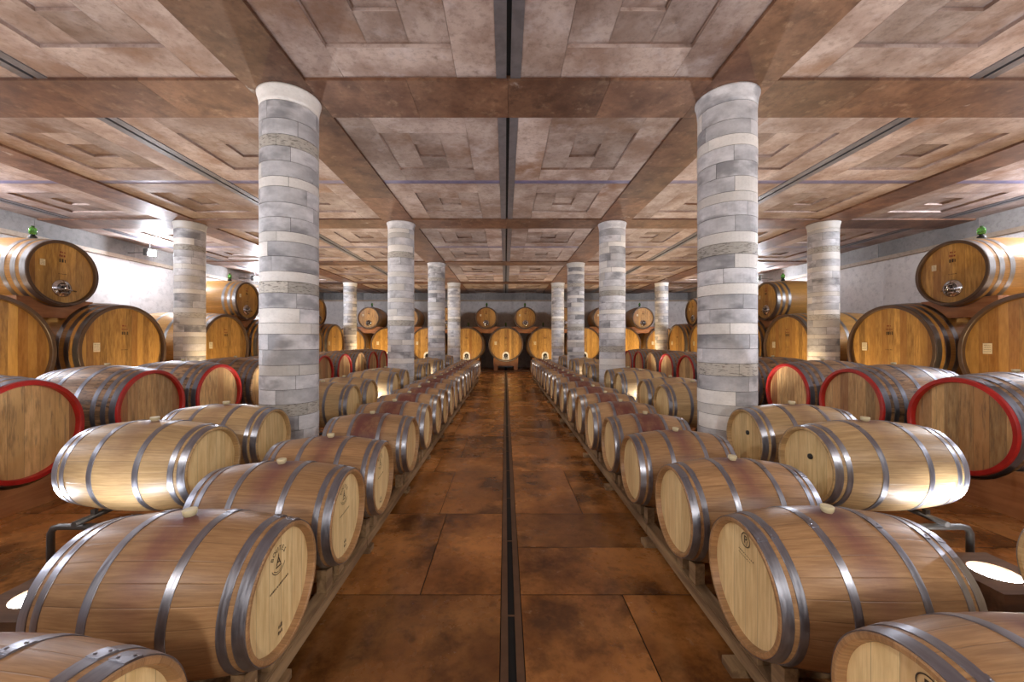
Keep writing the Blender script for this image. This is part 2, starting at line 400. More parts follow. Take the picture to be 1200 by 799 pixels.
def ceiling():
    b = MB(); zb = CH + .035       # panel underside
    def ring(x0, x1, y0, y1, a0, a1, c0, c1, z, pal):
        ts = [random.uniform(*pal) for _ in range(4)]
        g = .0035
        b.quad([(x0, y0, z), (a0 - g, y0, z), (a0 - g, y1, z), (x0, y1, z)], ts[0])
        b.quad([(a1 + g, y0, z), (x1, y0, z), (x1, y1, z), (a1 + g, y1, z)], ts[1])
        b.quad([(a0, y0, z), (a1, y0, z), (a1, c0, z), (a0, c0, z)], ts[2])
        b.quad([(a0, c1, z), (a1, c1, z), (a1, y1, z), (a0, y1, z)], ts[3])
    def wallring(x0, x1, y0, y1, z0, z1):
        P = [(x0, y0), (x1, y0), (x1, y1), (x0, y1)]
        for i in range(4):
            p, q = P[i], P[(i + 1) % 4]
            b.quad([(p[0], p[1], z0), (q[0], q[1], z0), (q[0], q[1], z1), (p[0], p[1], z1)], .8)
    def panel(x0, x1, y0, y1):
        mx, my = (x0 + x1) / 2, (y0 + y1) / 2
        a, c = .60, .57
        ring(x0, x1, y0, y1, mx - a, mx + a, my - c, my + c, zb, (.3, 1.0))
        wallring(mx - a, mx + a, my - c, my + c, zb, zb + .035)
        d = .2
        ring(mx - a, mx + a, my - c, my + c, mx - d, mx + d, my - d, my + d, zb + .035, (.1, .7))
        wallring(mx - d, mx + d, my - d, my + d, zb + .035, zb + .07)
        b.quad([(mx - d, my - d, zb + .07), (mx + d, my - d, zb + .07), (mx + d, my + d, zb + .07), (mx - d, my + d, zb + .07)], random.uniform(.1, .7))
    bw = .345
    xs = [-COLX * 3, -COLX, COLX, COLX * 3]
    bx = [(-HX, xs[0] - bw), (xs[0] + bw, xs[1] - bw), (xs[1] + bw, xs[2] - bw), (xs[2] + bw, xs[3] - bw), (xs[3] + bw, HX)]
    # 'strip' of dark steel either side of each mid line, panels between
    ch = MB(); stp = MB()
    for k in range(len(COLY)):
        y0 = COLY[k] + bw; y1 = (COLY[k + 1] - bw) if k + 1 < len(COLY) else YB
        if k == 0: y0 = YF
        ym = COLY[k] + BAY / 2
        full = True
        for i, (x0, x1) in enumerate(bx):
            if i == 0: cols = [(x1 - 2.05, x1)]; mid = x1 - 2.18
            elif i == 4: cols = [(x0, x0 + 2.05)]; mid = x0 + 2.18
            else: mid = (x0 + x1) / 2; cols = [(x0, mid - .13), (mid + .13, x1)]
            rows = [(y0, ym - .07), (ym + .07, y1)]
            for (r0, r1) in rows:
                if r1 - r0 < 1.5:
                    for (c0, c1) in cols: b.quad([(c0, r0, zb), (c1, r0, zb), (c1, r1, zb), (c0, r1, zb)], .5)
                    continue
                for (c0, c1) in cols: panel(c0, c1, r0, r1)
                if i == 0: b.quad([(-HX, r0, zb), (mid - .13, r0, zb), (mid - .13, r1, zb), (-HX, r1, zb)], .6)
                if i == 4: b.quad([(mid + .13, r0, zb), (HX, r0, zb), (HX, r1, zb), (mid + .13, r1, zb)], .6)
            # steel channel along the bay: two flat bars and a black gap
            ch.box(mid - .13, mid - .022, y0, y1, zb - .012, zb + .03, .5, 0)
            ch.box(mid + .022, mid + .13, y0, y1, zb - .012, zb + .03, .5, 0)
            ch.box(mid - .022, mid + .022, y0, y1, zb + .02, zb + .04, .5, 1)
            if ym < y1:
                stp.box(x0, mid - .131, ym - .07, ym + .07, zb + .004, zb + .03)
                stp.box(mid + .131, x1, ym - .07, ym + .07, zb + .004, zb + .03)
    b.box(-HX - .2, HX + .2, YF - .2, YB + .2, zb + .09, zb + .3, .5)
    struct(b.build('ceiling', [M['ceil']]))
    struct(ch.build('trim_9', [M['channel'], M['slot']]))
    struct(stp.build('trim_10', [M['strip']]))
    q = MB()
    for y in COLY:     # cross beams in stone lengths
        segs = [-HX]
        for cx in xs:
            segs += [cx - bw, cx + bw]
        segs.append(HX)
        for i in range(len(segs) - 1):
            a, c = segs[i], segs[i + 1]
            n = max(1, round((c - a) / 1.05))
            for j in range(n):
                q.box(a + (c - a) * j / n + .0015, a + (c - a) * (j + 1) / n - .0015, y - bw, y + bw, CH, zb + .09, random.uniform(.2, .9))
    struct(q.build('trim_11', [M['beam']]))
    q = MB()
    for cx in xs:
        for k in range(len(COLY)):
            y0 = COLY[k] + bw; y1 = (COLY[k + 1] - bw) if k + 1 < len(COLY) else YB
            n = max(1, round((y1 - y0) / 1.35))
            for j in range(n):
                q.box(cx - bw, cx + bw, y0 + (y1 - y0) * j / n + .0015, y0 + (y1 - y0) * (j + 1) / n - .0015, CH, zb + .09, random.uniform(.2, .9))
        q.box(cx - bw, cx + bw, YF, COLY[0] - bw, CH, zb + .09, .5)
    struct(q.build('trim_12', [M['beam']]))
ceiling()

# ------------------------------------------------------------------ COLUMNS
ORD = ['first', 'second', 'third', 'fourth', 'fifth', 'sixth', 'seventh', 'eighth', 'ninth', 'tenth', 'eleventh', 'twelfth',
       'thirteenth', 'fourteenth', 'fifteenth', 'sixteenth', 'seventeenth', 'eighteenth', 'nineteenth', 'twentieth', 'twenty-first']
def column(x, y, label, seed):
    rr = random.Random(seed)
    r0 = root('stone_column', (x, y, 0))
    tag(r0, label, 'column', 'banded stone columns')
    R = .305; b = MB()
    core = MB()
    b.lathe_z([(0.0, R - .006), (CH - .17, R - .006)], 48, mi=1, cap=False)
    z = 0.0; seq = ['G', 'G', 'W', 'G', 'G', 'G', 'W', 'G', 'G', 'T', 'G', 'G', 'W', 'G', 'G', 'W', 'G', 'G', 'T', 'W']
    i = rr.randrange(6); top = CH - .17
    while z < top - .02:
        kind = seq[i % len(seq)]; i += 1
        h = {'G': rr.uniform(.15, .172), 'W': rr.uniform(.10, .125), 'T': rr.uniform(.12, .14)}[kind]
        if top - z - h < .08: h = top - z
        a = rr.uniform(0, 2 * pi); cuts = [a]
        nb = 3 if kind == 'G' else 2
        for k in range(1, nb): cuts.append(a + 2 * pi * k / nb + rr.uniform(-.5, .5))
        cuts.append(a + 2 * pi)
        dr = rr.uniform(-.002, .002)
        for k in range(nb):
            tone = {'G': rr.uniform(0, .5), 'W': rr.uniform(.62, .82), 'T': rr.uniform(.9, 1)}[kind]
            if kind == 'G' and rr.random() < .12: tone = rr.uniform(.62, .8)
            ns = max(4, int((cuts[k + 1] - cuts[k]) / (2 * pi) * 48)); g = .007
            vs = []; fs = []
            for s in range(ns + 1):
                an = cuts[k] + g + (cuts[k + 1] - cuts[k] - 2 * g) * s / ns
                for (q, rad) in ((z + .0, R - .008), (z + .0015, R + dr), (z + h - .0045, R + dr), (z + h - .003, R - .008)):
                    vs.append((rad * cos(an), rad * sin(an), q))
            for s in range(ns):
                for e in range(3): fs.append((s * 4 + e, s * 4 + 4 + e, s * 4 + 5 + e, s * 4 + 1 + e))
            fs.append((0, 1, 2, 3)); fs.append((ns * 4 + 3, ns * 4 + 2, ns * 4 + 1, ns * 4))
            b.add(vs, fs, tone, 0, False)
        z += h
    s = b.build('shaft', [M['block'], M['joint']], r0)
    c = MB()
    c.lathe_z([(CH - .17, R + .001), (CH - .12, R + .003), (CH - .08, R + .009), (CH - .045, R + .017), (CH - .02, R + .026), (CH - .001, R + .028)], 56, tone=rr.choice((.35, .7, .66)))
    c.build('capital', [M['block']], r0)
side = {-1: 'left', 1: 'right'}
n = 0
for k in range(4):
    y = COLY[k + 2] if False else -.31 + BAY * (k + 1)
    for s in (-1, 1):
        n += 1
        column(s * COLX, y, f"banded grey and white stone column, {['nearest', 'second', 'third', 'farthest'][k]} along the {side[s]} of the aisle", 100 + n)
for s in (-1, 1):
    for k in (1, 3):
        n += 1
        column(s * COLX * 3, -.31 + BAY * (k + 1), f"banded stone column between the big casks by the {side[s]} wall, {'nearer' if k == 1 else 'farther'} one", 200 + n)

# ------------------------------------------------------------------ BARRELS
def make_barrel(nm, L, rh, R, N, staves, head, steel, hoops, chime=.021, inset=.036, rim=None, bung=True, hoop_w=.04, hoop_t=.0028, rivets=True, headbulge=.0):
    r0 = root(nm, (0, 0, 0))
    def prof(x): return rh + (R - rh) * (1 - abs(2 * x / L) ** 2.0)
    P = []; ns = 18
    x_end = L / 2
    P.append((x_end - inset - .012, rh - chime - .006)); P.append((x_end - .006, rh - chime)); P.append((x_end, rh - chime + .004)); P.append((x_end, rh - .005)); P.append((x_end - .005, rh))
    for i in range(ns + 1):
        x = x_end - .008 - (L - .016) * i / ns; P.append((x, prof(x)))
    P += [(-a, c) for (a, c) in P[:5]][::-1]
    b = MB(); b.lathe_x(P[5:-5], N, sm=True)
    for q in (P[:2], P[1:3], P[2:4], P[3:6], P[-6:-3], P[-4:-2], P[-3:-1], P[-2:]): b.lathe_x(q, N, sm=False)
    o = b.build('staves', [staves], r0, (0, 0, R)); par(o, r0)
    me = o.data
    for s in (1, -1):
        h = MB(); rr = rh - chime + .001; xx = x_end - inset
        pr = [(s * (xx + headbulge * (1 - (q / 4) ** 2)), rr * max(q, .02) / 4) for q in (0, 1, 2, 3, 4)]
        h.lathe_x(pr, 48, sm=True)
        h.face([k for k in range(48)])
        h.lathe_x([(s * xx, rr), (s * (xx - .02), rr)], 48, sm=False)
        ho = h.build('head', [head], r0, (0, 0, R)); par(ho, r0)
        if rim:
            q = MB(); RP = ([(s * (x_end - .035), prof(x_end - .035) + .0005), (s * (x_end - .006), rh + .0025), (s * (x_end + .002), rh - .003), (s * (x_end + .002), rh - chime + .003), (s * (x_end - .006), rh - chime - .003), (s * (x_end - inset + .001), rh - chime - .005)])
            for e in range(len(RP) - 1): q.lathe_x(RP[e:e + 2], N, sm=False)
            ro = q.build('rim', [rim], r0, (0, 0, R)); par(ro, r0)
    for (hx, w) in hoops:
        for s in (1, -1):
            h = MB(); x0, x1 = s * (hx - w / 2), s * (hx + w / 2)
            e = .0007
            q = [(x0, prof(x0) - .002), (x0, prof(x0) + hoop_t - e), (x0 + s * e, prof(x0) + hoop_t), ((x0 + x1) / 2, prof((x0 + x1) / 2) + hoop_t), (x1 - s * e, prof(x1) + hoop_t), (x1, prof(x1) + hoop_t - e), (x1, prof(x1) - .002)]
            h.lathe_x(q[2:5], N, sm=True); h.lathe_x(q[:2], N, sm=False); h.lathe_x(q[1:3], N, sm=False); h.lathe_x(q[4:6], N, sm=False); h.lathe_x(q[5:], N, sm=False)
            if rivets:
                a = .16 + hx * .5
                t2 = hoop_t * 1.0
                # overlapping tongue with two rivets
                vs = []; fs = []
                for j in range(7):
                    an = a - .10 + .20 * j / 6
                    for (xx, rr_) in ((x0, prof(x0)), (x1, prof(x1))):
                        rad = rr_ + hoop_t + t2; vs.append((xx, rad * sin(an), rad * cos(an)))
                    for (xx, rr_) in ((x0, prof(x0)), (x1, prof(x1))):
                        rad = rr_ + .001; vs.append((xx, rad * sin(an), rad * cos(an)))
                for j in range(6):
                    B0 = j * 4; fs += [(B0, B0 + 4, B0 + 5, B0 + 1), (B0, B0 + 2, B0 + 6, B0 + 4), (B0 + 1, B0 + 5, B0 + 7, B0 + 3)]
                fs += [(0, 1, 3, 2), (24, 25, 27, 26)]
                h.add(vs, fs)
                for an, dx in ((a - .045, -.25), (a + .045, .25)):
                    xx = (x0 + x1) / 2 + dx * w * s; rad = prof(xx) + hoop_t + t2
                    ctr = Vector((xx, rad * sin(an), rad * cos(an))); nrm = Vector((0, sin(an), cos(an))); u = Vector((1, 0, 0)); v = nrm.cross(u)
                    vv = [ctr + (u * cos(t) + v * sin(t)) * .0055 for t in [2 * pi * z / 8 for z in range(8)]] + [ctr + nrm * .0018 + (u * cos(t) + v * sin(t)) * .0035 for t in [2 * pi * z / 8 for z in range(8)]]
                    h.add(vv, [(z, (z + 1) % 8, 8 + (z + 1) % 8, 8 + z) for z in range(8)] + [tuple(range(8, 16))], sm=True)
            ho = h.build('hoop', [steel], r0, (0, 0, R)); par(ho, r0)
    if bung:
        q = MB(); q.lathe_z([(R - .01, .022), (R + .003, .022), (R + .006, .026), (R + .024, .029), (R + .027, .026)], 18)
        qo = q.build('bung', [M['bung']], r0, (0, 0, R)); par(qo, r0)
    return r0

BL, BRH, BR = .89, .265, .313
HO = [(BL / 2 - .028, .046), (BL / 2 - .088, .034), (.15, .036)]
protos = {}
protos['new'] = make_barrel('oak_barrel', BL, BRH, BR, 78, M['oak_new'], M['head_new'], M['steel'], HO)
protos['aged'] = make_barrel('oak_barrel', BL, BRH, BR, 52, M['oak_aged'], M['head_new'], M['steel'], HO)
protos['pale'] = make_barrel('oak_barrel', BL, BRH, BR, 78, M['oak_pale'], M['head_new'], M['steel'], HO)
TL, TRH, TR = 1.2, .475, .535
TH = [(TL / 2 - .055, .06), (TL / 2 - .145, .05), (TL / 2 - .25, .05), (.14, .05)]
protos['red'] = make_barrel('large_barrel', TL, TRH, TR, 68, M['oak_old'], M['head_old'], M['steel_old'], TH, chime=.04, inset=.05, rim=M['red'])
protos['plain'] = make_barrel('large_barrel', TL, TRH, TR, 68, M['oak_old'], M['head_old'], M['steel_old'], TH, chime=.04, inset=.05)
used = set()
def place(kind, loc, rz, label, cat, group):
    if kind in used: o = copy_tree(protos[kind])
    else: o = protos[kind]; used.add(kind)
    o.location = loc; o.rotation_euler = (0, 0, rz)
    tag(o, label, cat, group); return o

def text_verts(s, size):
    cu = bpy.data.curves.new('t', 'FONT'); cu.body = s; cu.size = size; cu.align_x = 'CENTER'; cu.align_y = 'CENTER'; cu.resolution_u = 3; cu.offset = size * .004
    o = bpy.data.objects.new('t', cu); C.objects.link(o)
    bpy.context.view_layer.update()
    me = bpy.data.meshes.new_from_object(o.evaluated_get(bpy.context.evaluated_depsgraph_get()))
    vs = [(v.co.x, v.co.y) for v in me.vertices]; fs = [tuple(p.vertices) for p in me.polygons]
    bpy.data.objects.remove(o); bpy.data.curves.remove(cu); bpy.data.meshes.remove(me)
    return vs, fs
def stamp(parent, parts, xh, R, mat='ink', name='stamp'):
    """parts: list of (verts2d, faces) in the head plane, u -> local +Y, v -> local +Z"""
    b = MB()
    for vs, fs in parts: b.add([(xh, u, v) for (u, v) in vs], fs)
    o = b.build(name, [M[mat]], parent, (0, 0, R)); par(o, parent); return o
def xf(vf, dx, dy, a=0.0, sc=1.0):
    return [(dx + sc * (u * cos(a) - v * sin(a)), dy + sc * (u * sin(a) + v * cos(a))) for u, v in vf[0]], vf[1]
def arcline(cx, cy, r, a0, a1, w=.002, n=20):
    vs = []
    for k in range(n + 1):
        a = a0 + (a1 - a0) * k / n
        vs += [(cx + (r - w) * cos(a), cy + (r - w) * sin(a)), (cx + (r + w) * cos(a), cy + (r + w) * sin(a))]
    return vs, [(2 * k, 2 * k + 1, 2 * k + 3, 2 * k + 2) for k in range(n)]
def dashes(x0, x1, y, h, sl=0.0, seed=1, k=1.0):
    rr = random.Random(seed); vs = []; fs = []; x = x0
    while x < x1:
        w = rr.uniform(.004, .009) * k; hh = h * rr.uniform(.6, 1.0); b = len(vs); yy = y + sl * (x - x0)
        vs += [(x, yy), (x + w, yy), (x + w, yy + hh), (x, yy + hh)]; fs.append((b, b + 1, b + 2, b + 3)); x += w + rr.uniform(.002, .006) * k
    return vs, fs
def boutes(parent):
    P = []; cx, cy = -.01, .12
    for i, ch in enumerate('BOUTES'):
        a = RAD(150 - i * 24); P.append(xf(text_verts(ch, .028), cx + .052 * cos(a), cy + .052 * sin(a), a - pi / 2))
    P.append(xf(text_verts('A', .05), cx, cy))
    P.append(([(cx - .004, cy + .02), (cx + .004, cy + .02), (cx, cy + .038)], [(0, 1, 2)]))
    P.append(arcline(cx, cy, .052, RAD(205), RAD(335), .0013)); P.append(arcline(cx, cy, .043, RAD(220), RAD(320), .001)); P.append(([(cx - .02, cy - .024), (cx + .02, cy - .024), (cx + .02, cy - .019), (cx - .02, cy - .019)], [(0, 1, 2, 3)]))
    P.append(dashes(cx - .06, cx + .07, cy - .115, .008, .1))
    P.append(dashes(-.01, .015, -.175, .02, 0, 4)); P.append(dashes(-.012, .015, -.2, .016, 0, 6))
    stamp(parent, P, BL / 2 - .0332, BR)
def circle_p(parent):
    P = []; cx, cy = .0, .185
    P.append(arcline(cx, cy, .03, 0, 2 * pi, .002, 28)); P.append(xf(text_verts('P', .048), cx, cy))
    P.append(xf(text_verts('/', .04), cx + .008, cy - .016))
    P.append(dashes(cx - .05, cx + .06, cy - .06, .005, -.12, 3)); P.append(dashes(cx - .05, cx + .03, cy - .075, .004, -.12, 8))
    stamp(parent, P, BL / 2 - .0332, BR)

HXI, HX2, HX3 = .998, 2.125, 4.485     # aisle-facing head planes of the three rows
Z1, Z2, Z3 = .217, .392, .21          # underside of each row
left_zr = [1.168, 1.945, 2.655, 3.30, 4.27, 5.08, 5.83, 6.48, 7.2]
while len(left_zr) < 20: left_zr.append(left_zr[-1] + .73)
right_zr = [1.25, 1.98, 2.725, 3.51, 4.26, 5.06, 5.85, 6.63, 7.48, 8.36]
while len(right_zr) < 20: right_zr.append(right_zr[-1] + .77)
SX = {-1: .945, 1: .87}
for s, zs in ((-1, left_zr), (1, right_zr)):
    for i, zr in enumerate(zs):
        kind = 'new' if i < 4 else 'aged'
        rz = 0 if s < 0 else pi
        desc = {0: 'pale new oak barrel cut off by the picture edge, nearest'} if False else None
        if i < 4: lab = f"pale oak barrel with cream bung, {ORD[i]} from front in {side[s]} aisle-side row"
        else: lab = f"wine-stained oak barrel, {ORD[i]} from front in {side[s]} aisle-side row"
        jit = random.uniform(-.012, .012)
        o = place(kind, (s * (HXI + .012 * s + BL * SX[s] / 2 + jit), zr - BRH, Z1), rz + random.uniform(-.012, .012), lab, 'barrel', f'oak barrels in the {side[s]} row beside the aisle')
        o.scale = (SX[s], 1, 1)
        if s < 0 and i in (0, 1, 2, 3): boutes(o) if i else None
        if s > 0 and i in (0, 1): circle_p(o)
        if i == 0 and s < 0: pass
row2 = [2.81, 3.53, 5.40, 6.12, 7.47, 8.23, 9.94, 10.67, 12.15, 12.88, 14.77, 15.5]
r2objs = {-1: [], 1: []}
for s in (-1, 1):
    ys = ([1.38] if s > 0 else []) + row2
    for i, y in enumerate(ys):
        first = (s > 0 and i == 0)
        nn = i - (1 if s > 0 else 0)
        if first: lab = 'oak barrel showing only its head edge before the floodlight box at far right'
        else: lab = f"honey-coloured barrel on steel rack, {ORD[nn]} from the front of the {side[s]} column row"
        o = place('pale', (s * (HX2 + BL / 2), y, Z2), (0 if s < 0 else pi) + random.uniform(-.015, .015), lab, 'barrel', f'oak barrels in the {side[s]} row between the columns')
        if s > 0 and nn in (0, 1):
            q = MB(); xx = BL / 2 - .03
            for an in (-.30,):
                vs = []
                for j in range(5):
                    a = an - .09 + .18 * j / 4
                    for dx in (-.018, .018): rad = BRH + .0085 + (.0045 if dx < 0 else 0); vs.append((xx + dx, rad * sin(a), rad * cos(a)))
                q.add(vs, [(2 * j, 2 * j + 2, 2 * j + 3, 2 * j + 1) for j in range(4)])
            so = q.build('sticker', [M['sticker']], o, (0, 0, BR)); par(so, o)
            q = MB(); q.lathe_x([(BL / 2 - .037, .02), (BL / 2 - .026, .02), (BL / 2 - .024, .016), (BL / 2 - .024, .001)], 16)
            so = q.build('tasting_plug', [M['black']], o, (0, .02, BR + .06)); par(so, o)
row3 = {-1: [3.635, 4.93, 6.09, 7.27, 8.44, 9.62, 10.83, 12.0, 13.16, 14.28], 1: [3.895, 5.12, 6.26, 7.43, 8.6, 9.78, 10.95, 12.1, 13.25, 14.4]}
for s in (-1, 1):
    for i, y in enumerate(row3[s]):
        kind = 'plain' if i in (3, 7) else 'red'
        lab = (f"old large barrel with red-painted rim, {ORD[i]} from the front of the {side[s]} row" if kind == 'red'
               else f"old large barrel with plain dark rim, {ORD[i]} from the front, {side[s]} row")
        place(kind, (s * (HX3 + TL / 2), y, Z3), 0 if s < 0 else pi, lab, 'barrel', f'old large barrels in the {side[s]} row')

# ------------------------------------------------------------------ BIG CASKS
def door_round(parent, x, z, r=.15):
    b = MB()
    b.lathe_x([(x, r + .03), (x + .012, r + .03), (x + .014, r + .012), (x + .02, r), (x + .035, r * .8), (x + .045, r * .4), (x + .048, .004)], 32)
    o = b.build('manhole_door', [M['chrome']], parent, (0, 0, z)); par(o, parent)
    k = MB(); k.lathe_x([(x + .036, r * .80), (x + .047, r * .74), (x + .052, r * .40), (x + .052, .003)], 28); p = k.build('door_centre', [M['chrome_dark']], o); par(p, o)
    k = MB(); k.tube([(x + .05, -.14, -.035), (x + .075, -.05, -.02), (x + .075, .05, -.02), (x + .05, .19, -.035)], .014, 8)
    k.tube([(x + .03, 0, 0), (x + .10, 0, 0)], .022, 10); k.tube([(x + .055, -.07, .05), (x + .062, .06, .07)], .012, 8); k.tube([(x + .055, -.06, -.085), (x + .062, .07, -.075)], .012, 8); k.tube([(x + .09, 0, -.05), (x + .10, 0, .06)], .012, 8)
    p = k.build('handle', [M['chrome']], o); par(p, o)
def door_arch(parent, x, z0, w=.36, h=.42):
    b = MB(); pts = [(-w / 2, 0), (w / 2, 0)] + [(w / 2 * cos(a), h - w / 2 + w / 2 * sin(a)) for a in [pi * k / 14 for k in range(15)]]
    n = len(pts)
    b.add([(x, u, v) for u, v in pts] + [(x + .02, u, v) for u, v in pts], [tuple(range(n, 2 * n))] + [(k, (k + 1) % n, n + (k + 1) % n, n + k) for k in range(n)])
    o = b.build('door_plate', [M['white_plate']], parent, (0, 0, z0)); par(o, parent)
    k = MB(); k.lathe_x([(x + .02, .105), (x + .035, .10), (x + .04, .06), (x + .04, .002)], 24)
    k.v = [(a, c, d + h - w / 2 - .02) for a, c, d in k.v]
    k.tube([(x + .05, -.13, .08), (x + .06, .13, .08)], .016, 8); k.tube([(x + .05, 0, .02), (x + .06, 0, .16)], .014, 8)
    p = k.build('door_hatch', [M['black']], o); par(p, o)
    k = MB(); k.tube([(x + .05, -.12, .14), (x + .07, .12, .14)], .016, 8); k.tube([(x + .03, 0, .2), (x + .08, 0, .2)], .03, 10)
    p = k.build('handle', [M['chrome']], o); par(p, o)
def cask_marks(o, xh, R, rh, small):
    s = .62 if small else 1.0
    b = MB(); cy, cz, w, h = (-.42 * rh / .5 * .62 if small else -.66 * rh), (.16 * rh if small else -.02), .11 * s + .01, .17 * s
    if small: cy = -.58 * rh
    b.box(xh, xh + .003, cy, cy + w, cz, cz + h)
    k = b.build('card', [M['card']], o, (0, 0, R)); par(k, o)
    lines = []
    for j in range(4): lines.append(dashes(cy + .012, cy + w - .018, cz + h * (.78 - .2 * j), .008 * s + .002, 0, j + 3))
    lp = MB()
    for vs, fs in lines: lp.add([(xh + .0036, u, v) for u, v in vs], fs)
    q = lp.build('card_writing', [M['ink']], k); par(q, k)
    # faded stencil above the centre: blurred figures and a short bar
    dk = 3.2 if small else 3.0; z0 = .34 * rh; w2 = .045 if small else .06
    stamp(o, [dashes(-w2, w2, z0, .07, 0, 5, dk), dashes(-w2 * 1.3, w2 * 1.3, .0 if not small else -.02, .014, 0, 7, dk)], xh + .002, R, 'ink')
    stamp(o, [dashes(-w2, w2, z0 + .10, .05 if small else .03, 0, 9, dk), dashes(-w2 * .8, w2 * .8, z0 + .17, .025, 0, 2, dk)], xh + .002, R, 'redink')
def airlock(o, z, k=1.0, dx=0.0):
    q = MB(); q.lathe_z([(z - .01, .05 * k), (z + .03, .06 * k), (z + .05, .055 * k), (z + .07, .03 * k), (z + .085, .03 * k)], 16)
    p = q.build('bung', [M['black']], o, (dx, 0, 0)); par(p, o)
    q = MB(); q.lathe_z([(z + .08, .03 * k), (z + .095, .052 * k), (z + .17, .055 * k), (z + .20, .048 * k), (z + .212, .025 * k), (z + .24, .022 * k)], 18)
    w = q.build('glass_airlock', [M['green']], p); par(w, p)
def make_cask(small, back, L=None):
    if small: L, rh, R = L or 1.65, .575, .62
    else: L, rh, R = L or 2.3, .905, .97
    hl = [(L / 2 - .06 - .0, .085), (L / 2 - .20, .075), (L / 2 - .36, .075)] + ([] if small else [(.22, .08)])
    if small: hl.append((.12, .06)) if False else None
    o = make_barrel('oak_cask', L, rh, R, 84, M['cask'], M['cask_head'], M['steel_cask'], hl, chime=.045 if small else .06, inset=.06, rim=M['cask_rim'], bung=False, rivets=False, hoop_t=.004, headbulge=-.012)
    xh = L / 2 - .0595 - (.004)
    cask_marks(o, xh + .004, R, rh, small)
    if small: door_round(o, xh - .004, R - .27, .125); airlock(o, 2 * R - .008, 1.0, .24)
    else:
        door_arch(o, xh - .004, .16); airlock(o, 2 * R, .8)
    return o, L, rh, R
SML = make_cask(True, False); BIG = make_cask(False, False)
protos['cs'] = SML[0]; protos['cb'] = BIG[0]
ZB = 1.4 - BIG[3]; ZS = 2.80 - SML[3]
big_y = [5.72, 7.86, 10.70, 12.84, 15.45, 17.55]
small_y = [6.97, 11.95, 16.6]
for s in (-1, 1):
    for i, y in enumerate(big_y):
        place('cb', (s * (7.68 + BIG[1] / 2), y, ZB), 0 if s < 0 else pi, f"huge amber cask lying by the {side[s]} wall, {ORD[i]} from the front, lower tier", 'cask', f'huge casks along the {side[s]} wall')
    for i, y in enumerate(small_y):
        place('cs', (s * (7.93 + SML[1] / 2), y, ZS), 0 if s < 0 else pi, f"amber cask with round steel door on the upper tier, {ORD[i]} along the {side[s]} wall", 'cask', f'smaller casks on top along the {side[s]} wall')
YC = 20.5; BS = 2.08
bn = {-4: 'fourth to the left of', -3: 'third to the left of', -2: 'second to the left of', -1: 'directly left of', 0: '', 1: 'directly right of', 2: 'second to the right of', 3: 'third to the right of', 4: 'fourth to the right of'}
for k in range(-4, 5):
    lab = 'golden oak cask facing down the centre of the aisle on its wooden cradle' if k == 0 else f"golden cask by the back wall, {bn[k]} the aisle-centred one"
    place('cb', (k * BS, YC + BIG[1] / 2, ZB - .02), -pi / 2, lab, 'cask', 'huge casks along the back wall')
bs = ['fourth', 'third', 'second', 'first']
for k in range(-4, 4):
    x = (k + .5) * BS; sd = 'left' if k < 0 else 'right'
    nn = (-k - 1) if k < 0 else k
    place('cs', (x, YC + .05 + SML[1] / 2, ZS - .02), -pi / 2, f"smaller cask on top by the back wall, {ORD[nn]} {sd} of the aisle centre", 'cask', 'smaller casks on top along the back wall')

# ------------------------------------------------------------------ SUPPORTS
def scallop(nm, centers, r, zc, z0, z1, ys, depth, mat, cut=.9):
    """beam along local X with round saddles cut in its top; centers along X; extruded ys[0]..ys[1]"""
    b = MB(); x = min(centers) - depth; xe = max(centers) + depth; pts = []
    N = int((xe - x) / .03)
    for i in range(N + 1):
        u = x + (xe - x) * i / N; z = z1
        for c in centers:
            d = abs(u - c)
            if d < r: z = min(z, zc - sqrt(r * r - d * d))
        pts.append((u, max(z, z0 + .04)))
    n = len(pts)
    for (ya, yb) in ys:
        vs = [(u, ya, z) for u, z in pts] + [(u, yb, z) for u, z in pts] + [(u, ya, z0) for u, z in pts] + [(u, yb, z0) for u, z in pts]
        fs = []
        for i in range(n - 1):
            fs += [(i, i + 1, n + i + 1, n + i), (2 * n + i, 2 * n + i + 1, i + 1, i), (3 * n + i, n + i, n + i + 1, 3 * n + i + 1), (2 * n + i, 3 * n + i, 3 * n + i + 1, 2 * n + i + 1)]
        fs += [(0, n, 3 * n, 2 * n), (n - 1, 3 * n - 1, 4 * n - 1, 2 * n - 1)]
        b.add(vs, fs)
    return b
def chock(b, x, y, dirn, mat=None):
    pass
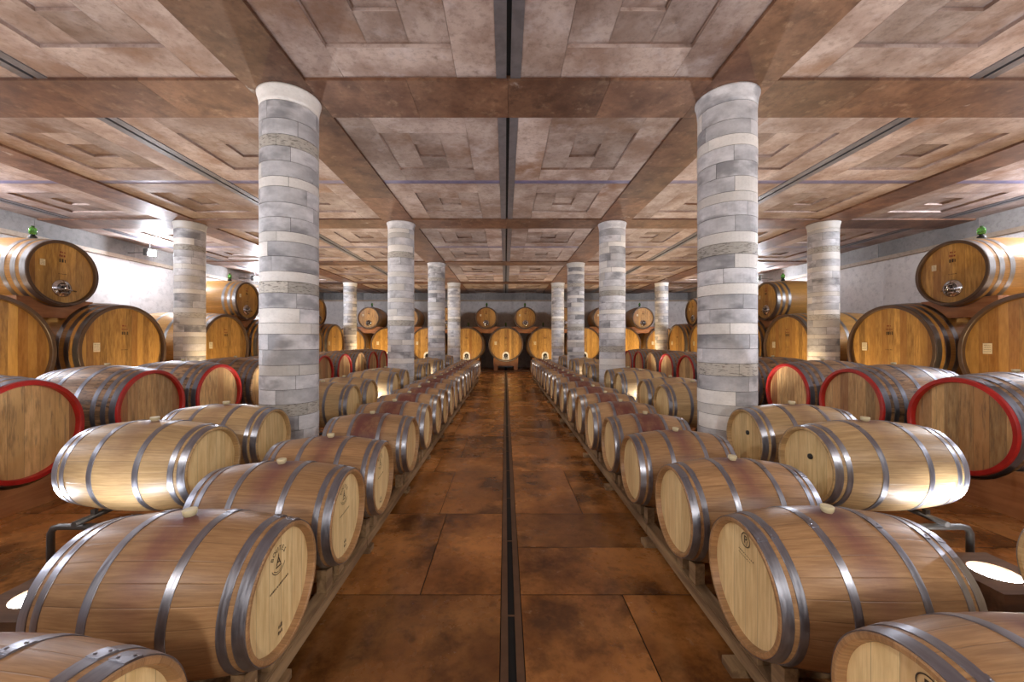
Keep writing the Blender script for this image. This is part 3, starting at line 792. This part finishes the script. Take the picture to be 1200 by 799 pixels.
# aisle rows: two long timber rails on cross bearers, a pair of wedges under each end of each barrel
def rad_at(x, L, rh, R): return rh + (R - rh) * (1 - min(1, abs(2 * x / L)) ** 2)
for s, zs in ((-1, left_zr), (1, right_zr)):
    cx = s * (HXI + .012 * s + BL * SX[s] / 2); L_ = BL * SX[s]
    r0 = root('barrel_rack', (cx, 0, 0)); tag(r0, f"low timber rack under the {side[s]} row of barrels beside the aisle", 'barrel rack')
    y0, y1 = zs[0] - BRH - .5, zs[-1] - BRH + .45
    xr = .30 if s < 0 else .26
    for xx in (-xr, xr):
        b = MB(); n = 6; L = (y1 - y0) / n
        for j in range(n): b.box(xx - .04, xx + .04, y0 + L * j + .004, y0 + L * (j + 1) - .004, .045, .125, .5, 0, .005)
        b.build('rail', [M['rail']], r0)
    y = y0 + .2
    while y < y1:
        b = MB(); b.box(-.36, .36, y, y + .09, 0, .044, .5, 0, .003); y += 1.15; b.build('cross_bearer', [M['rail']], r0)
    rc = Z1 + BR
    for zr in zs:
        yc = zr - BRH
        for xx in (-xr, xr):
            rx = rad_at(abs(xx) - .045, L_, BRH, BR) + .005
            for t in (-1, 1):
                d0, d1 = .045, .125
                z0 = rc - sqrt(rx * rx - d0 * d0); z1 = rc - sqrt(rx * rx - d1 * d1)
                b = MB(); ya, yb = yc + t * d0, yc + t * d1; zt = .126
                v = [(-.028, ya, zt), (.028, ya, zt), (.028, yb, zt), (-.028, yb, zt), (-.028, ya, z0), (.028, ya, z0), (.028, yb, z1), (-.028, yb, z1)]
                b.add([(p[0] + xx, p[1], p[2]) for p in v], [(0, 3, 2, 1), (4, 5, 6, 7), (0, 1, 5, 4), (2, 3, 7, 6), (0, 4, 7, 3), (1, 2, 6, 5)])
                b.build('wedge', [M['rail']], r0)
# column rows: bent steel tube racks, one per pair of barrels
pairs = [tuple(row2[2 * k:2 * k + 2]) for k in range(6)]
def tube_rack(s, ys, label):
    cx = s * (HX2 + BL / 2); yc = sum(ys) / len(ys)
    r0 = root('steel_barrel_rack', (cx, yc, 0)); tag(r0, label, 'barrel rack', 'steel tube racks between the columns')
    rx = rad_at(.28, BL, BRH, BR) + .003; zt = Z2 + BR - rx - .02
    ya, yb = min(ys) - yc - .2, max(ys) - yc + .2
    for y in (ya, yb):
        b = MB(); w = .52
        def bend(sx): return [(sx * (w - .06), y, zt - .041), (sx * (w - .02), y, zt - .051), (sx * w, y, zt - .085)]
        b.tube([(-w, y, 0)] + bend(-1)[::-1] + bend(1) + [(w, y, 0)], .021, 12)
        b.build('bent_leg_frame', [M['tube']], r0)
    for xx in (-.3, .3):
        b = MB(); b.tube([(xx, ya - .06, zt), (xx, yb + .06, zt)], .0185, 12); b.build('bearer_tube', [M['tube']], r0)
    for y in ys:
        b = MB()
        for t in (-1, 1):
            for xx in (-.3, .3): 
                d = .13; z1 = Z2 + BR - sqrt(rx * rx - d * d) - .004
                b.box(xx - .015, xx + .015, y - yc + t * d - .012, y - yc + t * d + .012, zt + .01, z1)
        b.build('saddle_stop', [M['tube']], r0)
for s in (-1, 1):
    for i, p in enumerate(pairs): tube_rack(s, p, f"bent steel tube rack under the {ORD[i]} pair of barrels in the {side[s]} column row")
tube_rack(1, (1.38,), 'bent steel tube rack under the single barrel by the right floodlight box')
# large barrels: long scalloped timber beams
for s in (-1, 1):
    cs = row3[s]; r0 = root('timber_cradle', (s * (HX3 + TL / 2), 0, 0), pi / 2)
    tag(r0, f"reddish timber cradle under the {side[s]} row of old large barrels", 'cradle')
    xx = .47; rx = rad_at(.40, TL, TRH, TR)
    for t in (-1, 1):
        b = scallop('c', cs, rx + .006, Z3 + TR, .0, .42, [(t * xx - .07, t * xx + .07)], .55, None)
        b.build('saddle_beam', [M['cradle']], r0)
# big casks: cradle per cask with crossbar and two feet
def cask_cradle(x, y, rz, label, group):
    r0 = root('cask_cradle', (x, y, 0), rz); tag(r0, label, 'cradle', group)
    L, rh, R = BIG[1:]
    for t in (-.82, .82):
        xx = t; rx = rad_at(abs(t) - .09, L, rh, R) + .004
        # beam runs across (local Y); build along X then swap
        b = scallop('c', [0], rx + .006, 1.38 if rz < -1 else 1.4, .22, .66, [(-.09, .09)], .66, None)
        b.v = [(t + v[1], v[0], v[2]) for v in b.v]
        b.build('saddle', [M['cradle_y']], r0)
        for u in (-1, 1):
            f = MB(); f.box(t - .1, t + .1, u * .53 - .1, u * .53 + .1, 0, .22, .5, 0, .008); f.build('foot', [M['cradle_y']], r0)
for s in (-1, 1):
    for i, y in enumerate(big_y): cask_cradle(s * (7.68 + BIG[1] / 2), y, 0 if s < 0 else pi, f"wooden cradle carrying the {ORD[i]} huge cask along the {side[s]} wall", f'wooden cradles along the {side[s]} wall')
for k in range(-4, 5):
    lab = 'orange wooden cradle standing at the far end of the aisle' if k == 0 else f"wooden cradle under the cask {bn[k]} the aisle-centred cask"
    cask_cradle(k * BS, YC + BIG[1] / 2, -pi / 2, lab, 'wooden cradles along the back wall')
# saddles carrying the small casks between two big ones
def top_saddle(x, y, rz, half2, label, group, zc_big, zc_s):
    r0 = root('timber_saddle', (x, y, zc_s - .6), rz); tag(r0, label, 'saddle', group)
    Lb, rhb, Rb = BIG[1:]; Ls, rhs, Rs = SML[1:]
    off = .25 + 0.0
    for t in (-.60, .60):
        # radii at this plane
        xs_ = abs(t) - .09; rs = rad_at(xs_, Ls, rhs, Rs) + .008
        xb = (Lb / 2 - (Ls / 2 - t) - (.25 if rz > -1 else .05)); xb = max(0, abs(xb) - .09); rb = rad_at(xb, Lb, rhb, Rb) + .010
        b = MB(); n = 40; w = min(min(half2) - .30, .78); T = []; B = []
        for i in range(n + 1):
            u = -w + 2 * w * i / n
            zt = zc_s - .36
            if abs(u) < rs: zt = min(zt, zc_s - sqrt(rs * rs - u * u))
            zt = min(zt, zc_s - .46)
            half = half2[1] if u > 0 else half2[0]; d = half - abs(u); zbm = zc_big + sqrt(max(0, rb * rb - d * d)) if d < rb else 0
            zl = max(zbm, zc_s - .80); zt = max(zt, zl + .004)
            T.append((u, zt)); B.append((u, zl))
        z0 = zc_s - .6
        vs = []
        for (u, z) in T: vs += [(t - .09, u, z - z0), (t + .09, u, z - z0)]
        for (u, z) in B: vs += [(t - .09, u, z - z0), (t + .09, u, z - z0)]
        m = 2 * (n + 1); fs = []
        for i in range(n):
            a = 2 * i; fs += [(a, a + 1, a + 3, a + 2), (m + a, m + a + 2, m + a + 3, m + a + 1), (a, a + 2, m + a + 2, m + a), (a + 1, m + a + 1, m + a + 3, a + 3)]
        fs += [(0, m, m + 1, 1), (2 * n, 2 * n + 1, m + 2 * n + 1, m + 2 * n)]
        b.add(vs, fs); b.build('saddle_board', [M['cradle_y']], r0)
for s in (-1, 1):
    for i, y in enumerate(small_y):
        top_saddle(s * (7.93 + SML[1] / 2), y, 0 if s < 0 else pi, ((y - big_y[2 * i], big_y[2 * i + 1] - y) if s < 0 else (big_y[2 * i + 1] - y, y - big_y[2 * i])), f"timber saddle under the {ORD[i]} upper cask along the {side[s]} wall", f'timber saddles along the {side[s]} wall', 1.4, 2.80)
for k in range(-4, 4):
    sd = 'left' if k < 0 else 'right'; nn = (-k - 1) if k < 0 else k
    top_saddle((k + .5) * BS, YC + .05 + SML[1] / 2, -pi / 2, (BS / 2, BS / 2), f"orange timber saddle under the {ORD[nn]} smaller back cask {sd} of the aisle centre", 'timber saddles along the back wall', 1.38, 2.78)

# ------------------------------------------------------------------ LAMPS
def light(kind, name, loc, energy, col, parent=None, aim=None, size=.1, angle=150, blend=.6):
    l = bpy.data.lights.new(name, kind); l.energy = energy; l.color = col
    if kind != 'AREA': l.shadow_soft_size = size
    else: l.size = size
    if kind == 'SPOT': l.spot_size = RAD(angle); l.spot_blend = blend
    o = bpy.data.objects.new(name, l); C.objects.link(o); o.location = loc
    if aim is not None: o.rotation_euler = Vector(aim).to_track_quat('-Z', 'Y').to_euler()
    if parent: o.parent = parent
    return o
COOL = (.86, .90, 1.0); NEU = (1.0, .95, .90); WARM = (1.0, .72, .38)
def flood_box(x, y, label, e, aim, col):
    r0 = root('floodlight_box', (x, y, 0)); tag(r0, label, 'floor lamp', 'floodlight boxes on the floor')
    b = MB(); w = .21; h = .2
    b.box(-w, w, -w, -w + .03, 0, h); b.box(-w, w, w - .03, w, 0, h); b.box(-w, -w + .03, -w + .03, w - .03, 0, h); b.box(w - .03, w, -w + .03, w - .03, 0, h)
    # top board with round opening
    n = 32; vs = []; fs = []
    for k in range(n):
        a = 2 * pi * k / n; sc = 1 / max(abs(cos(a)), abs(sin(a))); vs += [(w * cos(a) * sc, w * sin(a) * sc, h + .012), (.11 * cos(a), .11 * sin(a), h + .012), (.11 * cos(a), .11 * sin(a), h - .01), (w * cos(a) * sc, w * sin(a) * sc, h)]
    for k in range(n):
        a, c = 4 * k, 4 * ((k + 1) % n); fs += [(a, c, c + 1, a + 1), (a + 1, c + 1, c + 2, a + 2), (a, a + 3, c + 3, c)]
    b.add(vs, fs)
    b.build('box', [M['boxwood']], r0)
    q = MB(); q.lathe_z([(.10, .105), (h - .004, .105), (h + .002, .10), (h + .004, .05)], 24); q.build('lens', [M['lens']], r0)
    light('SPOT', 'lamp', (0, 0, h + .03), e, col, r0, aim, .07, 128, .9)
for s in (-1, 1):
    for i, y in enumerate((2.12, 6.92, 11.55, 16.6)):
        xx = 2.58 if i or s < 0 else 2.90
        if s > 0 and i == 0: y = 2.33
        flood_box(s * xx, y, f"wooden floodlight box on the floor, {ORD[i]} from the front in the {side[s]} column row", (25 if s < 0 else 42) if i == 0 else 50, (.12, .1, 1), COOL)
def wall_flood(x, y, s, label, e):
    r0 = root('wall_floodlight', (x, y, 4.10)); tag(r0, label, 'wall lamp', 'floodlights high on the side walls')
    b = MB(); b.box(-.07, .07, -.14, .14, -.1, .1, .5, 0, .012); b.build('housing', [M['tube']], r0)
    q = MB(); q.box(-s * .074 - .004, -s * .074 + .004, -.11, .11, -.075, .075); q.build('lens', [M['bulb']], r0)
    q = MB(); q.tube([(s * .07, 0, 0), (s * (HX - .028 - abs(x)), 0, 0)], .012, 8); q.tube([(0, 0, .09), (0, 0, .305)], .015, 8); q.build('bracket', [M['tube']], r0)
    light('POINT', 'lamp', (-s * .16, 0, -.03), e, COOL, r0, None, .07)
for x, y, e, lb in ((-10.2, 1.4, 260, 'floodlight high by the left wall, outside the picture edge'), (-10.2, 6.2, 230, 'floodlight high by the left wall above the upper cask'),
                    (-10.2, 11.1, 180, 'glaring white floodlight high by the left wall, nearer one'), (-10.2, 15.75, 260, 'glaring white floodlight high by the left wall beside the front column'),
                    (10.2, 1.4, 260, 'floodlight high by the right wall, outside the picture edge'), (10.2, 6.2, 300, 'floodlight high by the right wall above the upper cask'),
                    (10.2, 15.75, 280, 'floodlight high by the right wall near the far outer column')):
    wall_flood(x, y, 1 if x > 0 else -1, lb, e)
# warm lamps standing on the floor between the large barrels and the casks, and before the back casks
for s in (-1, 1):
    for y in (4.5, 9.3, 14.1, 18.6):
        light('SPOT', 'cask_uplight', (s * 6.75, y, .15), 120, WARM, None, (.1 * s, 0, 1), .08, 165, .5)
for s in (-1, 1):
    for y in (2.6, 6.9, 11.6, 16.4):
        light('SPOT', 'ceiling_fill', (s * 3.76, y, .12), 165, NEU if y > 5 else COOL, None, (-.12 * s, 0, 1), .06, 125, .8)  # added spots hidden between the rows to brighten the ceiling
for x in (-4 * BS, -3 * BS, -2 * BS, -BS, 0, BS, 2 * BS, 3 * BS, 4 * BS):
    light('SPOT', 'back_uplight', (x, 19.3, .15), 60, WARM, None, (0, .25, 1), .08, 150, .6)
for y, e in ((5.6, 60), (9.3, 90), (14.1, 110), (17.5, 60)):
    light('SPOT', 'aisle_fill', (0, y, 4.34), e, (1, .86, .68), None, (0, 0, -1), .03, 70, .9)  # invented downlights, added to brighten the aisle floor
# added fill spots behind the viewer, out of view and without fixtures
for x, e in ((-4.0, 200), (4.0, 200)):
    light('SPOT', 'rear_high_fill', (x, -2.6, 3.9), e, NEU, None, (0, 1, -.35), .2, 165, .5)
light('SPOT', 'rear_mid_fill', (.3, -1.6, 1.9), 110, NEU, None, (0, 1, -.12), .12, 120, .8)  # added forward spot for hoop highlights and floor sheen
for s in (-1, 1):
    light('SPOT', 'rear_low_fill', (s * 2.7, -1.5, .3), 160, NEU, None, (0, .1, 1), .1, 120, .8)  # added upward fill behind the viewer, no fixture

w = bpy.data.worlds.new('World'); bpy.context.scene.world = w; w.use_nodes = True
w.node_tree.nodes['Background'].inputs[0].default_value = (.02, .02, .022, 1)

# ------------------------------------------------------------------ CAMERA
cam = bpy.data.cameras.new('Camera'); co = bpy.data.objects.new('Camera', cam); C.objects.link(co)
co.location = (-.035, 0, 1.6); co.rotation_euler = (pi / 2, 0, 0)
cam.sensor_width = 36; cam.lens = 455 / 1200 * 36; cam.clip_start = .05; cam.clip_end = 200
cam.shift_x = 8 / 1200; cam.shift_y = -.0008
sc = bpy.context.scene
sc.camera = co
sc.view_settings.view_transform = 'Standard'; sc.view_settings.look = 'None'
sc.view_settings.gamma = 1; sc.view_settings.use_curve_mapping = False
sc.view_settings.exposure = 0.7
sc.cycles.use_denoising = True
sc.cycles.max_bounces = 10; sc.cycles.diffuse_bounces = 6
sc.cycles.caustics_reflective = False; sc.cycles.caustics_refractive = False
sc.cycles.sample_clamp_indirect = 6
